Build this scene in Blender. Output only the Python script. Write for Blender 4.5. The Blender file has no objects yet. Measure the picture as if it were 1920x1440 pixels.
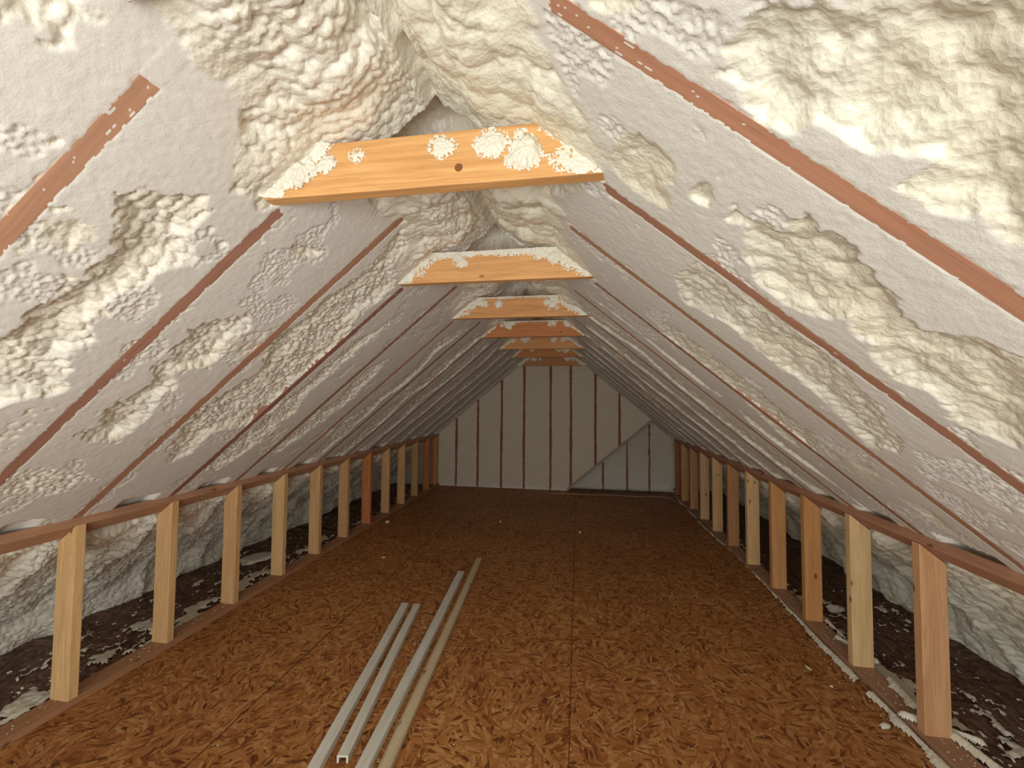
import bpy, bmesh, math, random
import numpy as np
from mathutils import Vector, Matrix

SC = bpy.context.scene
COL = SC.collection
random.seed(7)

# ------------------------------------------------------------------ camera
YAW, PITCH, ROLL, FPX = 0.1613, 0.0400, 0.0078, 766.85
CAM = Vector((0.385, 0.0, 1.2408))
fwd = Vector((-math.sin(YAW)*math.cos(PITCH), math.cos(YAW)*math.cos(PITCH), math.sin(PITCH)))
rt = Vector((math.cos(YAW), math.sin(YAW), 0.0)); up = rt.cross(fwd)
r2 = rt*math.cos(ROLL) + up*math.sin(ROLL); u2 = -rt*math.sin(ROLL) + up*math.cos(ROLL)
cam_d = bpy.data.cameras.new('camera'); cam = bpy.data.objects.new('camera', cam_d); COL.objects.link(cam)
cam_d.sensor_width = 36.0; cam_d.sensor_fit = 'HORIZONTAL'; cam_d.lens = FPX/1920*36.0
cam_d.clip_start = 0.02; cam_d.clip_end = 100
m = Matrix((r2, u2, -fwd)).transposed().to_4x4(); m.translation = CAM
cam.matrix_world = m
SC.camera = cam

# ------------------------------------------------------------------ light
SC.view_settings.view_transform = 'Standard'; SC.view_settings.look = 'None'
SC.view_settings.gamma = 1.0; SC.view_settings.use_curve_mapping = False
SC.view_settings.exposure = 0.0
w = bpy.data.worlds.new('sky'); SC.world = w; w.use_nodes = True
w.node_tree.nodes['Background'].inputs[0].default_value = (0.62, 0.75, 1.0, 1)
w.node_tree.nodes['Background'].inputs[1].default_value = 1.0

def area(name, loc, target, sx, sy, power, color, spread=180):
    l = bpy.data.lights.new(name, 'AREA'); l.shape = 'RECTANGLE'; l.size = sx; l.size_y = sy
    l.energy = power; l.color = color; l.spread = math.radians(spread)
    o = bpy.data.objects.new(name, l); COL.objects.link(o); o.location = loc
    o.rotation_euler = (Vector(target)-Vector(loc)).to_track_quat('-Z', 'Y').to_euler()
    return o
# daylight entering through the window of the front gable, behind the camera
area('window_daylight', (0.10, -1.12, 0.82), (0.05, 1.0, 2.05), 2.0, 1.0, 68, (0.985, 1.0, 0.945))

# ------------------------------------------------------------------ shared sizes (metres)
RAF0, STEP, NRAF = 0.6106, 0.4064, 14          # rafters every 16 in
K, COSP = 0.8333, 0.7682                        # roof pitch 10 in 12
SINP = 0.6402
APEX = 2.145                                    # plane through the rafter undersides
KX = 1.667                                      # room side of the knee wall studs
FLOOR = -0.030                                  # top of the subfloor; sole plates lie on it, top at 0
YF, YB = -1.00, 5.915                            # front and back gable
BAD = 6.40                                      # far wall seen through the stair opening
# ------------------------------------------------------------------ helpers
def tag(o, label=None, cat=None, group=None, kind=None):
    if label: o['label'] = label
    if cat: o['category'] = cat
    if group: o['group'] = group
    if kind: o['kind'] = kind
    return o

def link(name, me, mat=None, parent=None, loc=None, smooth=False):
    o = bpy.data.objects.new(name, me); COL.objects.link(o)
    if mat: me.materials.append(mat)
    if parent: o.parent = parent
    if loc: o.location = loc
    if smooth: me.polygons.foreach_set('use_smooth', np.ones(len(me.polygons), dtype=bool))
    return o

def grid_mesh(name, P, keep=None, attr=None, flip=False):
    """P: (ny, nx, 3) points; keep: (ny-1, nx-1) faces kept; attr: dict of per-vertex floats."""
    ny, nx = P.shape[:2]
    idx = np.arange(ny*nx, dtype=np.int64).reshape(ny, nx)
    q = np.stack([idx[:-1, :-1], idx[:-1, 1:], idx[1:, 1:], idx[1:, :-1]], -1)
    q = q[keep] if keep is not None else q.reshape(-1, 4)
    if flip: q = q[:, ::-1]
    used = np.unique(q); remap = np.full(ny*nx, -1, dtype=np.int64); remap[used] = np.arange(len(used))
    q = remap[q]; V = P.reshape(-1, 3)[used]
    me = bpy.data.meshes.new(name)
    me.vertices.add(len(V)); me.vertices.foreach_set('co', V.astype(np.float32).ravel())
    me.loops.add(q.size); me.loops.foreach_set('vertex_index', q.astype(np.int32).ravel())
    me.polygons.add(len(q)); me.polygons.foreach_set('loop_start', np.arange(0, q.size, 4, dtype=np.int32))
    me.update(calc_edges=True)
    if attr:
        for k, a in attr.items():
            at = me.attributes.new(k, 'FLOAT', 'POINT')
            at.data.foreach_set('value', a.ravel()[used].astype(np.float32))
    me.polygons.foreach_set('use_smooth', np.ones(len(q), dtype=bool))
    return me

def hsh(ix, iy, seed):
    h = (ix.astype(np.int64)*374761393 + iy.astype(np.int64)*668265263 + seed*1442695041) & 0xFFFFFFFF
    h = ((h ^ (h >> 13))*1274126177) & 0xFFFFFFFF
    h = ((h ^ (h >> 16))*2246822519) & 0xFFFFFFFF
    return ((h ^ (h >> 15)) & 0xFFFFFF)/float(0x1000000)

def vnoise(x, y, seed=0):
    ix, iy = np.floor(x), np.floor(y); fx, fy = x-ix, y-iy
    fx = fx*fx*fx*(fx*(fx*6-15)+10); fy = fy*fy*fy*(fy*(fy*6-15)+10)
    a, b = hsh(ix, iy, seed), hsh(ix+1, iy, seed); c, d = hsh(ix, iy+1, seed), hsh(ix+1, iy+1, seed)
    return (a+(b-a)*fx)*(1-fy) + (c+(d-c)*fx)*fy - 0.5

def fbm(x, y, seed=0, oct=4):
    r = 0.0; a = 1.0
    for i in range(oct):
        r = r + a*vnoise(x*2**i + 13.7*i, y*2**i - 7.1*i, seed+i); a *= 0.5
    return r*1.25          # about -0.8 .. 0.8

def dome(x, y, seed=0):
    """popcorn cells: 1 at a cell's centre, falling to about 0 with creases where cells meet"""
    ix, iy = np.floor(x), np.floor(y); best = np.full(x.shape, 9.0)
    for dx in (-1, 0, 1):
        for dy in (-1, 0, 1):
            cx = ix+dx; cy = iy+dy
            px = cx+.5+.8*(hsh(cx, cy, seed)-.5); py = cy+.5+.8*(hsh(cx, cy, seed+91)-.5)
            best = np.minimum(best, (px-x)**2+(py-y)**2)
    return np.clip(1-best*1.55, 0, 1)**.8

def sstep(a, b, x):
    t = np.clip((x-a)/(b-a), 0, 1); return t*t*(3-2*t)

def poly_sd(X, Y, poly):
    """signed distance to a polygon, positive inside (only worked out near it)"""
    p = np.array(poly); n = len(p)
    out = np.full(X.shape, -1.0)
    mk = (X > p[:, 0].min()-.08) & (X < p[:, 0].max()+.08) & (Y > p[:, 1].min()-.08) & (Y < p[:, 1].max()+.08)
    x, y = X[mk], Y[mk]
    d = np.full(x.shape, 9.0); ins = np.zeros(x.shape, bool)
    for i in range(n):
        a, b = p[i], p[(i+1) % n]; e = b-a
        t = np.clip(((x-a[0])*e[0]+(y-a[1])*e[1])/(e@e+1e-12), 0, 1)
        d = np.minimum(d, np.hypot(x-a[0]-t*e[0], y-a[1]-t*e[1]))
        c = ((a[1] > y) != (b[1] > y)) & (x < (b[0]-a[0])*(y-a[1])/(b[1]-a[1]+1e-12)+a[0])
        ins ^= c
    out[mk] = np.where(ins, d, -d)
    return out

# ------------------------------------------------------------------ materials
class NT:
    def __init__(s, name, rough=.6, spec=.3):
        s.m = bpy.data.materials.new(name); s.m.use_nodes = True; s.t = s.m.node_tree
        s.b = s.t.nodes['Principled BSDF']; s.b.inputs['Roughness'].default_value = rough
        s.b.inputs['Specular IOR Level'].default_value = spec
    def n(s, typ, **kw):
        nd = s.t.nodes.new(typ)
        for k, v in kw.items():
            if k.startswith('i_'):
                key = k[2:]; key = int(key) if key.isdigit() else key.replace('_', ' ')
                if isinstance(v, bpy.types.NodeSocket): s.t.links.new(v, nd.inputs[key])
                else: nd.inputs[key].default_value = v
            else: setattr(nd, k, v)
        return nd
    def L(s, a, b): s.t.links.new(a, b)
    def coord(s): return s.n('ShaderNodeTexCoord').outputs['Object']
    def mapping(s, v, scale, rot=(0, 0, 0), loc=(0, 0, 0)):
        nd = s.n('ShaderNodeMapping'); s.L(v, nd.inputs[0])
        nd.inputs['Scale'].default_value = scale; nd.inputs['Rotation'].default_value = rot; nd.inputs['Location'].default_value = loc
        return nd.outputs[0]
    def noise(s, v, scale, detail=4, rough=.55, dist=0):
        nd = s.n('ShaderNodeTexNoise', i_Scale=scale, i_Detail=detail, i_Roughness=rough, i_Distortion=dist); s.L(v, nd.inputs['Vector'])
        return nd.outputs[0]
    def ramp(s, f, stops):
        nd = s.n('ShaderNodeValToRGB'); s.L(f, nd.inputs[0]); e = nd.color_ramp.elements
        while len(e) < len(stops): e.new(0.5)
        for el, (p, c) in zip(e, stops): el.position = p; el.color = (*c, 1) if len(c) == 3 else c
        return nd.outputs[0]
    def mix(s, f, a, b, mode='MIX'):
        nd = s.n('ShaderNodeMix', data_type='RGBA', blend_type=mode)
        for sock, v in ((nd.inputs[0], f), (nd.inputs[6], a), (nd.inputs[7], b)):
            if isinstance(v, bpy.types.NodeSocket): s.L(v, sock)
            elif isinstance(v, (int, float)): sock.default_value = v
            else: sock.default_value = (*v, 1)
        return nd.outputs[2]
    def math(s, op, a, b=0.0, c=0.0):
        nd = s.n('ShaderNodeMath', operation=op)
        for i, v in enumerate((a, b, c)):
            if isinstance(v, bpy.types.NodeSocket): s.L(v, nd.inputs[i])
            else: nd.inputs[i].default_value = v
        return nd.outputs[0]
    def bump(s, h, strength=.3, dist=.002, prev=None):
        nd = s.n('ShaderNodeBump', i_Strength=strength, i_Distance=dist); s.L(h, nd.inputs['Height'])
        if prev: s.L(prev, nd.inputs['Normal'])
        return nd.outputs[0]
    def out(s, col=None, rough=None, normal=None):
        if col is not None: s.L(col, s.b.inputs['Base Color'])
        if rough is not None: s.L(rough, s.b.inputs['Roughness'])
        if normal is not None: s.L(normal, s.b.inputs['Normal'])
        return s.m

def mat_foam(name, skin, cut, skin_rough=.38, cut_rough=.8):
    t = NT(name, .6, .45); c = t.coord()
    at = t.n('ShaderNodeAttribute', attribute_name='cut').outputs['Fac']
    n1 = t.noise(c, 5, 3); n2 = t.noise(c, 60, 3)
    sk = t.mix(t.ramp(n1, [(.3, (0, 0, 0)), (.75, (1, 1, 1))]), skin, tuple(x*y for x, y in zip(skin, (1.02, .985, .92))))
    ct = t.mix(t.ramp(n2, [(.3, (0, 0, 0)), (.7, (1, 1, 1))]), cut, tuple(x*.94 for x in cut))
    col = t.mix(at, sk, ct)
    rg = t.math('MULTIPLY_ADD', at, cut_rough-skin_rough, skin_rough)
    v = t.n('ShaderNodeTexVoronoi', i_Scale=110); t.L(c, v.inputs['Vector'])
    b1 = t.bump(v.outputs['Distance'], .35, .0035)
    t.L(t.math('MULTIPLY_ADD', at, -.30, .38), b1.node.inputs['Strength'])
    b2 = t.bump(t.noise(c, 220, 4, .65), .55, .0014, b1)
    return t.out(col, rg, b2)

def mat_wood(name, base, dark, knots=True, rough=.6, grain=1.0, spec=.25):
    """boards lie along local X"""
    t = NT(name, rough, spec); c = t.coord()
    inf = t.n('ShaderNodeObjectInfo')
    off = t.n('ShaderNodeVectorMath', operation='SCALE'); off.inputs[0].default_value = (3.1, 1.7, 2.3)
    rnd = t.math('MULTIPLY', inf.outputs['Random'], 40.0); t.L(rnd, off.inputs['Scale'])
    add = t.n('ShaderNodeVectorMath', operation='ADD'); t.L(c, add.inputs[0]); t.L(off.outputs[0], add.inputs[1]); p = add.outputs[0]
    g = t.noise(t.mapping(p, (1.6, 26, 26)), 1.6, 5, .6, 1.2)
    g2 = t.noise(t.mapping(p, (5, 120, 120)), 1.5, 3, .6, .4)
    col = t.mix(t.ramp(g, [(.32, (0, 0, 0)), (.68, (1, 1, 1))]), tuple(d*.55+b*.45 for d, b in zip(dark, base)), base)
    col = t.mix(t.math('MULTIPLY', t.ramp(g2, [(.5, (0, 0, 0)), (.75, (1, 1, 1))]), .45*grain), col, dark)
    if knots:
        v = t.n('ShaderNodeTexVoronoi', i_Scale=1.0, i_Randomness=1.0); t.L(t.mapping(p, (5.5, 11, 11)), v.inputs['Vector'])
        kn = t.ramp(v.outputs['Distance'], [(.05, (1, 1, 1)), (.115, (0, 0, 0))])
        col = t.mix(t.math('MULTIPLY', kn, .9), col, tuple(x*.35 for x in dark))
    col = t.mix(1.0, col, inf.outputs['Color'], 'MULTIPLY')
    return t.out(col, None, t.bump(g2, .25, .001))

def mat_osb(name, stops, seams=(), vscale=1.0, rough=.55):
    t = NT(name, rough, .28); c = t.coord(); cols = []
    prev = None
    for i, (ms, fx, fy, off) in enumerate(((5.5, 11, 46, 0), (7.5, 14, 60, 3.3), (9.0, 17, 75, 7.7))):
        cc = t.mapping(c, (1, 1, 1), loc=(off, off*1.3, 0))
        wn = t.n('ShaderNodeVectorMath', operation='ADD')
        nz = t.n('ShaderNodeTexNoise', i_Scale=9.0, i_Detail=2.0); t.L(cc, nz.inputs['Vector'])
        sc = t.n('ShaderNodeVectorMath', operation='SCALE'); t.L(nz.outputs[1], sc.inputs[0]); sc.inputs['Scale'].default_value = .025
        t.L(cc, wn.inputs[0]); t.L(sc.outputs[0], wn.inputs[1])
        v = t.n('ShaderNodeTexVoronoi', i_Scale=ms*vscale, voronoi_dimensions='2D'); t.L(wn.outputs[0], v.inputs['Vector'])
        ang = t.math('MULTIPLY', t.n('ShaderNodeSeparateColor', i_0=v.outputs['Color']).outputs[0], math.pi)
        vr = t.n('ShaderNodeVectorRotate', rotation_type='Z_AXIS'); t.L(wn.outputs[0], vr.inputs['Vector']); t.L(ang, vr.inputs['Angle'])
        fv = t.n('ShaderNodeTexVoronoi', i_Scale=1.0, voronoi_dimensions='2D'); t.L(t.mapping(vr.outputs[0], (fx*vscale, fy*vscale, 1)), fv.inputs['Vector'])
        sp = t.n('ShaderNodeSeparateColor', i_0=fv.outputs['Color'])
        fine = t.noise(t.mapping(vr.outputs[0], (12, 180, 1)), 1.0, 3)
        val = t.math('MULTIPLY_ADD', fine, .45, t.math('SUBTRACT', sp.outputs[0], .22))
        cl = t.ramp(val, stops)
        if prev is None: prev, pv = cl, val
        else:
            sel = t.ramp(sp.outputs[1], [(.52, (0, 0, 0)), (.56, (1, 1, 1))])
            prev = t.mix(sel, prev, cl); pv = t.n('ShaderNodeMix', data_type='FLOAT', i_0=sel, i_2=pv, i_3=val).outputs[0]
    big = t.noise(c, 1.1, 3)
    prev = t.mix(t.ramp(big, [(.35, (.0,)*3), (.7, (1, 1, 1))]), t.mix(1.0, prev, (.80, .74, .70), 'MULTIPLY'), prev)
    sx = t.n('ShaderNodeSeparateXYZ', i_0=c)
    for (x0, w_, k) in seams:
        d = t.math('ABSOLUTE', t.math('SUBTRACT', t.math('ADD', sx.outputs[0], t.math('MULTIPLY', t.noise(c, 6, 3), .01)), x0+.005))
        prev = t.mix(t.math('MULTIPLY', t.ramp(t.math('DIVIDE', d, w_), [(.5, (1, 1, 1)), (1, (0, 0, 0))]), k), prev, (.05, .018, .006))
    return t.out(prev, None, t.bump(pv, .35, .003))

M_FOAM = mat_foam('spray_foam', (.76, .73, .64), (.745, .712, .652))
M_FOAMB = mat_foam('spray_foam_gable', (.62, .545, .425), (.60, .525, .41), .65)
M_FOAMR = mat_foam('spray_foam_right', (.76, .745, .63), (.735, .715, .65), .45)
M_CRUMB = mat_foam('foam_crumbs', (.72, .69, .59), (.70, .67, .60))
M_PINE = mat_wood('pine_board', (.66, .38, .17), (.36, .16, .055), rough=.5)
M_STUD = mat_wood('stud_wood', (.62, .42, .235), (.36, .20, .09), rough=.6)
M_RAFT = mat_wood('rafter_wood', (.43, .25, .175), (.25, .135, .09), knots=False, rough=.7)
M_PLATE = mat_wood('plate_wood', (.50, .30, .19), (.30, .16, .09), knots=True, rough=.65)
M_OSB = mat_osb('oriented_strand_board', [(.0, (.12, .038, .010)), (.13, (.25, .082, .020)), (.33, (.37, .145, .040)), (.68, (.44, .19, .056)), (.98, (.56, .30, .11))], vscale=1.4,
                seams=((.352, .004, .7), (-.95, .005, .8), (-.59, .004, .4), (1.53, .003, .3)))
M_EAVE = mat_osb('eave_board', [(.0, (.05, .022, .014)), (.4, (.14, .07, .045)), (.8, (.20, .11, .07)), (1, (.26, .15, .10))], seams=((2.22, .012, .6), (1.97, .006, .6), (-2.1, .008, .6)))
# uncut hollows in the sawn foam: depth and outline as (distance along the room, distance down the slope)
PL=[
 (0.02,[(0.394,0.533),(0.475,0.439),(0.505,0.501),(0.518,0.538),(0.512,0.576),(0.47,0.556),(0.441,0.57)]),
 (0.012,[(0.572,0.749),(0.553,0.704),(0.561,0.684),(0.584,0.662),(0.588,0.707)]),
 (0.035,[(0.677,1.228),(0.732,1.202),(0.739,1.17),(0.729,1.11),(0.749,1.042),(0.75,1.01),(0.767,0.981),(0.774,0.914),(0.727,0.819),(0.699,0.747),(0.756,0.68),(0.833,0.65),(0.863,0.668),(0.883,0.757),(0.955,0.85),(0.899,0.894),(0.887,0.96),(0.854,1.036),(0.885,1.166),(0.89,1.24),(0.953,1.386),(0.887,1.418),(0.853,1.465),(0.807,1.534)]),
 (0.01,[(0.64,1.003),(0.661,0.98),(0.661,0.903),(0.665,0.86),(0.649,0.815),(0.631,0.827),(0.63,0.882),(0.626,0.955)]),
 (0.03,[(0.886,0.731),(0.896,0.714),(0.984,0.751),(0.973,0.77),(0.918,0.763)]),
 (0.008,[(0.889,1.019),(0.944,0.999),(0.969,1.07),(0.922,1.084)]),
 (0.006,[(0.826,1.581),(0.899,1.473),(0.962,1.415),(0.997,1.553),(0.961,1.701),(0.938,1.796)]),
 (0.03,[(1.105,1.083),(1.136,1.031),(1.24,0.954),(1.299,1.008),(1.27,1.089),(1.307,1.169),(1.302,1.245),(1.209,1.28),(1.283,1.362),(1.26,1.4),(1.283,1.529),(1.257,1.683),(1.151,1.665),(1.102,1.598),(1.141,1.567),(1.093,1.494),(1.111,1.461),(1.129,1.403),(1.16,1.332),(1.099,1.27),(1.129,1.21),(1.108,1.158),(1.126,1.122)]),
 (0.035,[(1.15,0.676),(1.156,0.647),(1.218,0.623),(1.283,0.621),(1.281,0.657),(1.235,0.68),(1.178,0.688)]),
 (0.015,[(1.021,1.799),(1.063,1.776),(1.185,1.822),(1.298,1.853),(1.327,1.917),(1.229,1.966),(1.155,1.977),(1.08,1.96),(1.016,1.82)]),
 (0.008,[(1.027,0.587),(1.094,0.542),(1.068,0.656),(1.032,0.784),(1.015,0.773),(1.023,0.646)]),
 (0.006,[(1.002,1.14),(1.038,1.039),(1.067,1.04),(1.047,1.15),(1.084,1.185),(1.048,1.212)]),
 (0.03,[(1.459,0.336),(1.466,0.434),(1.521,0.602),(1.463,0.815),(1.479,0.904),(1.443,0.982),(1.451,1.103),(1.534,1.217),(1.486,1.309),(1.445,1.482),(1.493,1.738),(1.594,1.868),(1.665,1.818),(1.652,1.667),(1.801,1.633),(1.896,1.496),(1.812,1.286),(1.851,1.214),(1.83,1.013),(1.747,0.775),(1.785,0.587),(1.617,0.5),(1.61,0.42)]),
 (0.02,[(1.994,0.711),(1.957,0.845),(1.891,1.0),(1.89,1.281),(1.871,1.406),(1.879,1.64),(1.844,1.763),(1.819,1.977),(1.936,2.027),(2.028,1.912),(2.045,1.736),(2.078,1.541),(1.999,1.348),(2.02,1.066),(2.027,0.827)]),
 (0.02,[(2.372,1.009),(2.25,1.131),(2.318,1.444),(2.221,1.548),(2.25,1.763),(2.186,1.924),(2.349,1.98),(2.429,1.695),(2.497,1.468),(2.445,1.152)]),
 (0.04,[(0.584,0.795),(0.581,0.776),(0.591,0.764),(0.597,0.792)]),
]
PR=[
 (0.024,[(0.475,0.735),(0.457,0.738),(0.391,0.843),(0.345,0.935),(0.533,1.159),(0.539,1.125),(0.538,1.082),(0.547,1.062),(0.565,1.018),(0.566,0.997),(0.513,0.995),(0.533,0.961),(0.545,0.923),(0.549,0.878),(0.586,0.856),(0.589,0.825),(0.582,0.8),(0.56,0.761),(0.564,0.733),(0.533,0.741),(0.52,0.729)]),
 (0.01,[(0.583,0.516),(0.569,0.56),(0.569,0.581),(0.53,0.616),(0.515,0.616),(0.566,0.515)]),
 (0.03,[(0.787,0.847),(0.76,0.857),(0.777,0.899),(0.746,0.94),(0.693,0.957),(0.712,0.981),(0.696,1.013),(0.686,1.041),(0.707,1.064),(0.692,1.094),(0.734,1.125),(0.733,1.156),(0.756,1.179),(0.759,1.226),(0.734,1.248),(0.705,1.264),(0.695,1.295),(0.672,1.316),(0.855,1.531),(0.91,1.54),(0.935,1.48),(0.928,1.413),(0.936,1.332),(0.934,1.276),(0.896,1.232),(0.898,1.194),(0.861,1.161),(0.929,1.132),(0.964,1.064),(0.949,0.985),(0.855,0.914),(0.809,0.906),(0.831,0.871)]),
 (0.025,[(0.839,0.784),(0.77,0.779),(0.75,0.798),(0.794,0.828),(0.826,0.822)]),
 (0.012,[(0.854,0.714),(0.791,0.713),(0.788,0.735),(0.831,0.742)]),
 (0.025,[(0.846,0.623),(0.757,0.641),(0.79,0.683),(0.84,0.66)]),
 (0.02,[(1.166,0.858),(1.052,0.884),(1.057,0.963),(1.062,1.041),(1.07,1.125),(1.036,1.187),(1.059,1.256),(1.081,1.342),(1.102,1.422),(1.17,1.501),(1.216,1.592),(1.385,1.621),(1.333,1.481),(1.286,1.356),(1.285,1.248),(1.278,1.148),(1.277,1.036),(1.342,0.934),(1.256,0.87)]),
 (0.015,[(1.703,0.901),(1.61,0.991),(1.612,1.111),(1.613,1.262),(1.64,1.398),(1.635,1.533),(1.73,1.68),(1.971,1.721),(1.91,1.504),(1.817,1.308),(1.805,1.153),(1.829,0.973)]),
 (0.05,[(0.608,0.757),(0.593,0.756),(0.586,0.767),(0.598,0.783)]),
 (0.05,[(0.598,1.01),(0.597,1.023),(0.593,1.038),(0.597,1.039),(0.603,1.026)]),
]
# ------------------------------------------------------------------ foam on the roof slopes
def base_curve(s):
    """cross-section of the rafter plane: (|x|, z) and inward normal, s measured down the slope from the ridge"""
    s1 = 2.20/COSP
    t = np.clip((s-s1)/.55, 0, 1)
    ax, az = 2.20, APEX-K*2.20; cx, cz = 2.43, .115; ex, ez = 2.44, -.07
    x = np.where(s < s1, s*COSP, (1-t)**2*ax+2*t*(1-t)*cx+t*t*ex)
    z = np.where(s < s1, APEX-K*s*COSP, (1-t)**2*az+2*t*(1-t)*cz+t*t*ez)
    tx = np.where(s < s1, COSP, 2*(1-t)*(cx-ax)+2*t*(ex-cx)); tz = np.where(s < s1, -SINP, 2*(1-t)*(cz-az)+2*t*(ez-cz))
    l = np.hypot(tx, tz); tx, tz = tx/l, tz/l
    nx, nz = tz, -tx                              # inward: towards the room axis and down
    k = 1-sstep(0, .16, s)                        # at the ridge both slopes share a straight-down normal
    nx, nz = nx*(1-k), nz*(1-k)-k; l = np.hypot(nx, nz)
    return x, z, nx/l, nz/l

# bare rafter strips begin this far from the ridge line (|x|), nearest rafter first
END_L = [.386, .445, .262, .45, .30, .45, .36, .45, .33, .45, .34, .45, .35, .45]
END_R = [.345, .445, .352, .455, .36, .45, .33, .45, .36, .45, .34, .45, .35, .45]

def line_grid():
    ys = [YF+.02]
    while ys[-1] < BAD+.06:
        y = ys[-1]
        st = .03 if y < .05 else .0042+.0019*max(0, y-.9)
        kk = round((y-RAF0)/STEP); dr = abs(y-(RAF0+kk*STEP))
        if y > .3 and dr < .032: st = min(st, .0035 if y < 2.2 else .005)
        ys.append(y+st)
    ss = [0.0]
    while ss[-1] < 2.20/COSP+.55:
        s = ss[-1]; ss.append(s+(.0046 if s < 2.3 else .008))
    return np.array(ys), np.array(ss)

def foam_slope(side, polys, ends, mat, name, label):
    ys, ss = line_grid(); Y, S = np.meshgrid(ys, ss, indexing='ij')
    sd = 5 if side < 0 else 47
    tie_ph = np.mod((Y-1.017)/(2*STEP), 1.0)                      # 0 at each tie, going away
    # ---- natural, uncut surface texture
    wx = Y+.012*fbm(Y/.14, S/.14, 3+sd, 2); wy = S+.012*fbm(Y/.14, S/.14, 33+sd, 2)
    big = fbm(Y/.20, S/.20, 60+sd, 3)
    if side < 0:
        tex = .0125*(dome(wx/.026, wy/.024, sd)-.7) + .0042*(dome(wx/.013, wy/.012, sd+7)-.7) + .006*(dome(wx/.085, wy/.07, sd+17)-.6)
    else:
        tex = .0085*(dome(wx/.046, wy/.027, sd)-.7) + .0034*(dome(wx/.020, wy/.015, sd+7)-.7) + .006*(dome(wx/.13, wy/.09, sd+17)-.6)
    tex = tex+.0008*fbm(Y/.01, S/.01, 80+sd, 2)
    rag = .013*fbm(Y/.022, S/.022, 11+sd, 3)+.016*fbm(Y/.07, S/.07, 12+sd, 2)+.010*(dome(wx/.027, wy/.024, sd)-.6)
    # ---- where the foam stayed below the saw: drawn patches near by, noise strips far off
    N = .013+.026*fbm(Y/.22, S/.22, 9+sd, 3)+tex*.55
    for dep, pl in polys:
        q = poly_sd(Y, S, pl)
        if q.max() < 0: continue
        small = dep if dep > .01 else dep
        k = sstep(-.006, .006, q+rag*(1.0 if len(pl) > 6 else .30))
        lw = sstep(-.15, .25, fbm(Y/.10, S/.10, 29+sd, 2))
        kf = sstep(-.045, -.010, q+rag*1.5)*lw*(dep > .012)
        N = N*(1-kf)+np.minimum(N, .0045+tex*1.1)*kf
        inner = -small*(.25+.60*sstep(0, .05, q))+.35*small*fbm(Y/.07, S/.07, 19+sd, 2) + tex*(1.25 if dep > .012 else .9)+.004
        if side > 0: inner = np.minimum(.7*inner-.004, .3*(inner-.004))
        N = N*(1-k)+np.minimum(N, inner)*k
    t = np.mod((Y-RAF0)/STEP, 1.0)
    far0 = 2.70 if side < 0 else 2.05
    bn = fbm(Y/.9, S/.28, 21+sd, 3); wn = fbm(Y/.5, S/.35, 25+sd, 2)
    strip = .23+.18*wn-np.abs(t-.56-.16*bn)
    k = sstep(-.01, .03, strip+rag*1.2)*sstep(far0-.05, far0+.05, Y)*sstep(.50, .62, S)
    N = N*(1-k)+(-.012+tex*1.1+.008*big)*k
    # small torn pits in the sawn face
    pit = dome(Y/.011, S/.011, 70+sd)*sstep(.20, .45, fbm(Y/.13, S/.13, 71+sd, 3))
    capn = .0008+.0006*fbm(Y/.05, S/.05, 14+sd, 3)+.0007*fbm(Y/.012, S/.012, 15+sd, 2)-.0045*sstep(.55, .95, pit)
    # ---- uncut foam packed over the collar ties up to the ridge
    if side < 0: sc = np.where(Y < 1.02, .41+.17*sstep(.68, .92, Y), .37+.20*sstep(.60, .97, tie_ph))
    else: sc = np.where(Y < 1.02, .38+.20*sstep(.62, .97, Y), .42+.17*sstep(.60, .97, tie_ph))
    sc = sc+.045*fbm(Y/.08, S/.2, 18+sd, 3)
    ph = tie_ph.copy()
    hang = np.where(Y < 1.03, 1.0, 1-sstep(.020, .060, ph)+sstep(.20, .42, ph)); hang = np.clip(hang, 0, 1)
    bead = np.exp(-((ph-.0)/.045)**2)+np.exp(-((ph-1.0)/.07)**2)
    prof = .056*sstep(.38, .22, S)+.034*np.exp(-(S/.07)**2)
    low = -.050*(1-hang)*sstep(.50, .36, S)
    lump = .030*(dome(wx/.11, wy/.09, sd+27)-.5)
    atie = np.exp(-((Y-1.0)/.13)**2) if True else 0
    atie = np.maximum(atie, np.maximum(sstep(.80, .95, tie_ph), sstep(.06, .0, tie_ph))*(Y > 1.0))
    top = prof*hang+low+(lump*sstep(0, .12, S)*(.4+.6*hang)+.022*big*sstep(0, .1, S)+.010*hang)*(1-.9*atie)+tex*1.15*(1-.4*atie)-.006*atie*sstep(.3, .38, S)
    top = np.where(top > 0, top*(.18+.82*sstep(0, .12, sc-S)), top)
    top = np.where(Y < .5, .05+tex+.03*big, top)
    cj = np.exp(-(S/.03)**2); common = fbm(ys/.08, ys*0, 200, 3)[:, None]*.02
    top = top*(1-cj)+(prof*hang+low+common)*cj-.012*cj*hang
    k = sstep(-.004, .004, sc-S)
    kc = sstep(-.010, .010, sc-S+rag)
    d = np.minimum(N, capn); cutness = sstep(-.0012, .0012, N-capn)*(1-kc)
    d = d*(1-kc)+top*kc
    # ---- behind the knee walls nothing was sawn
    kb = sstep(1.725/COSP, 1.75/COSP, S)
    back = np.maximum(.004, .035*np.exp(-((np.mod((Y-RAF0)/STEP+.5, 1.0)-.5)*STEP/.05)**2))+.006+tex*1.5+.045*big+.022*fbm(Y/.45, S/.3, 90+sd, 2)+.03*np.exp(-((S-3.28)/.12)**2)
    d = d*(1-kb)+back*kb; cutness = cutness*(1-kb)
    # open gap above the top plate, in the middle of the bays
    gp = sstep(.02, .14, .34-np.abs(t-.5)+.22*fbm(Y/.12, Y*0, 31+sd, 3)-.06)
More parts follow.
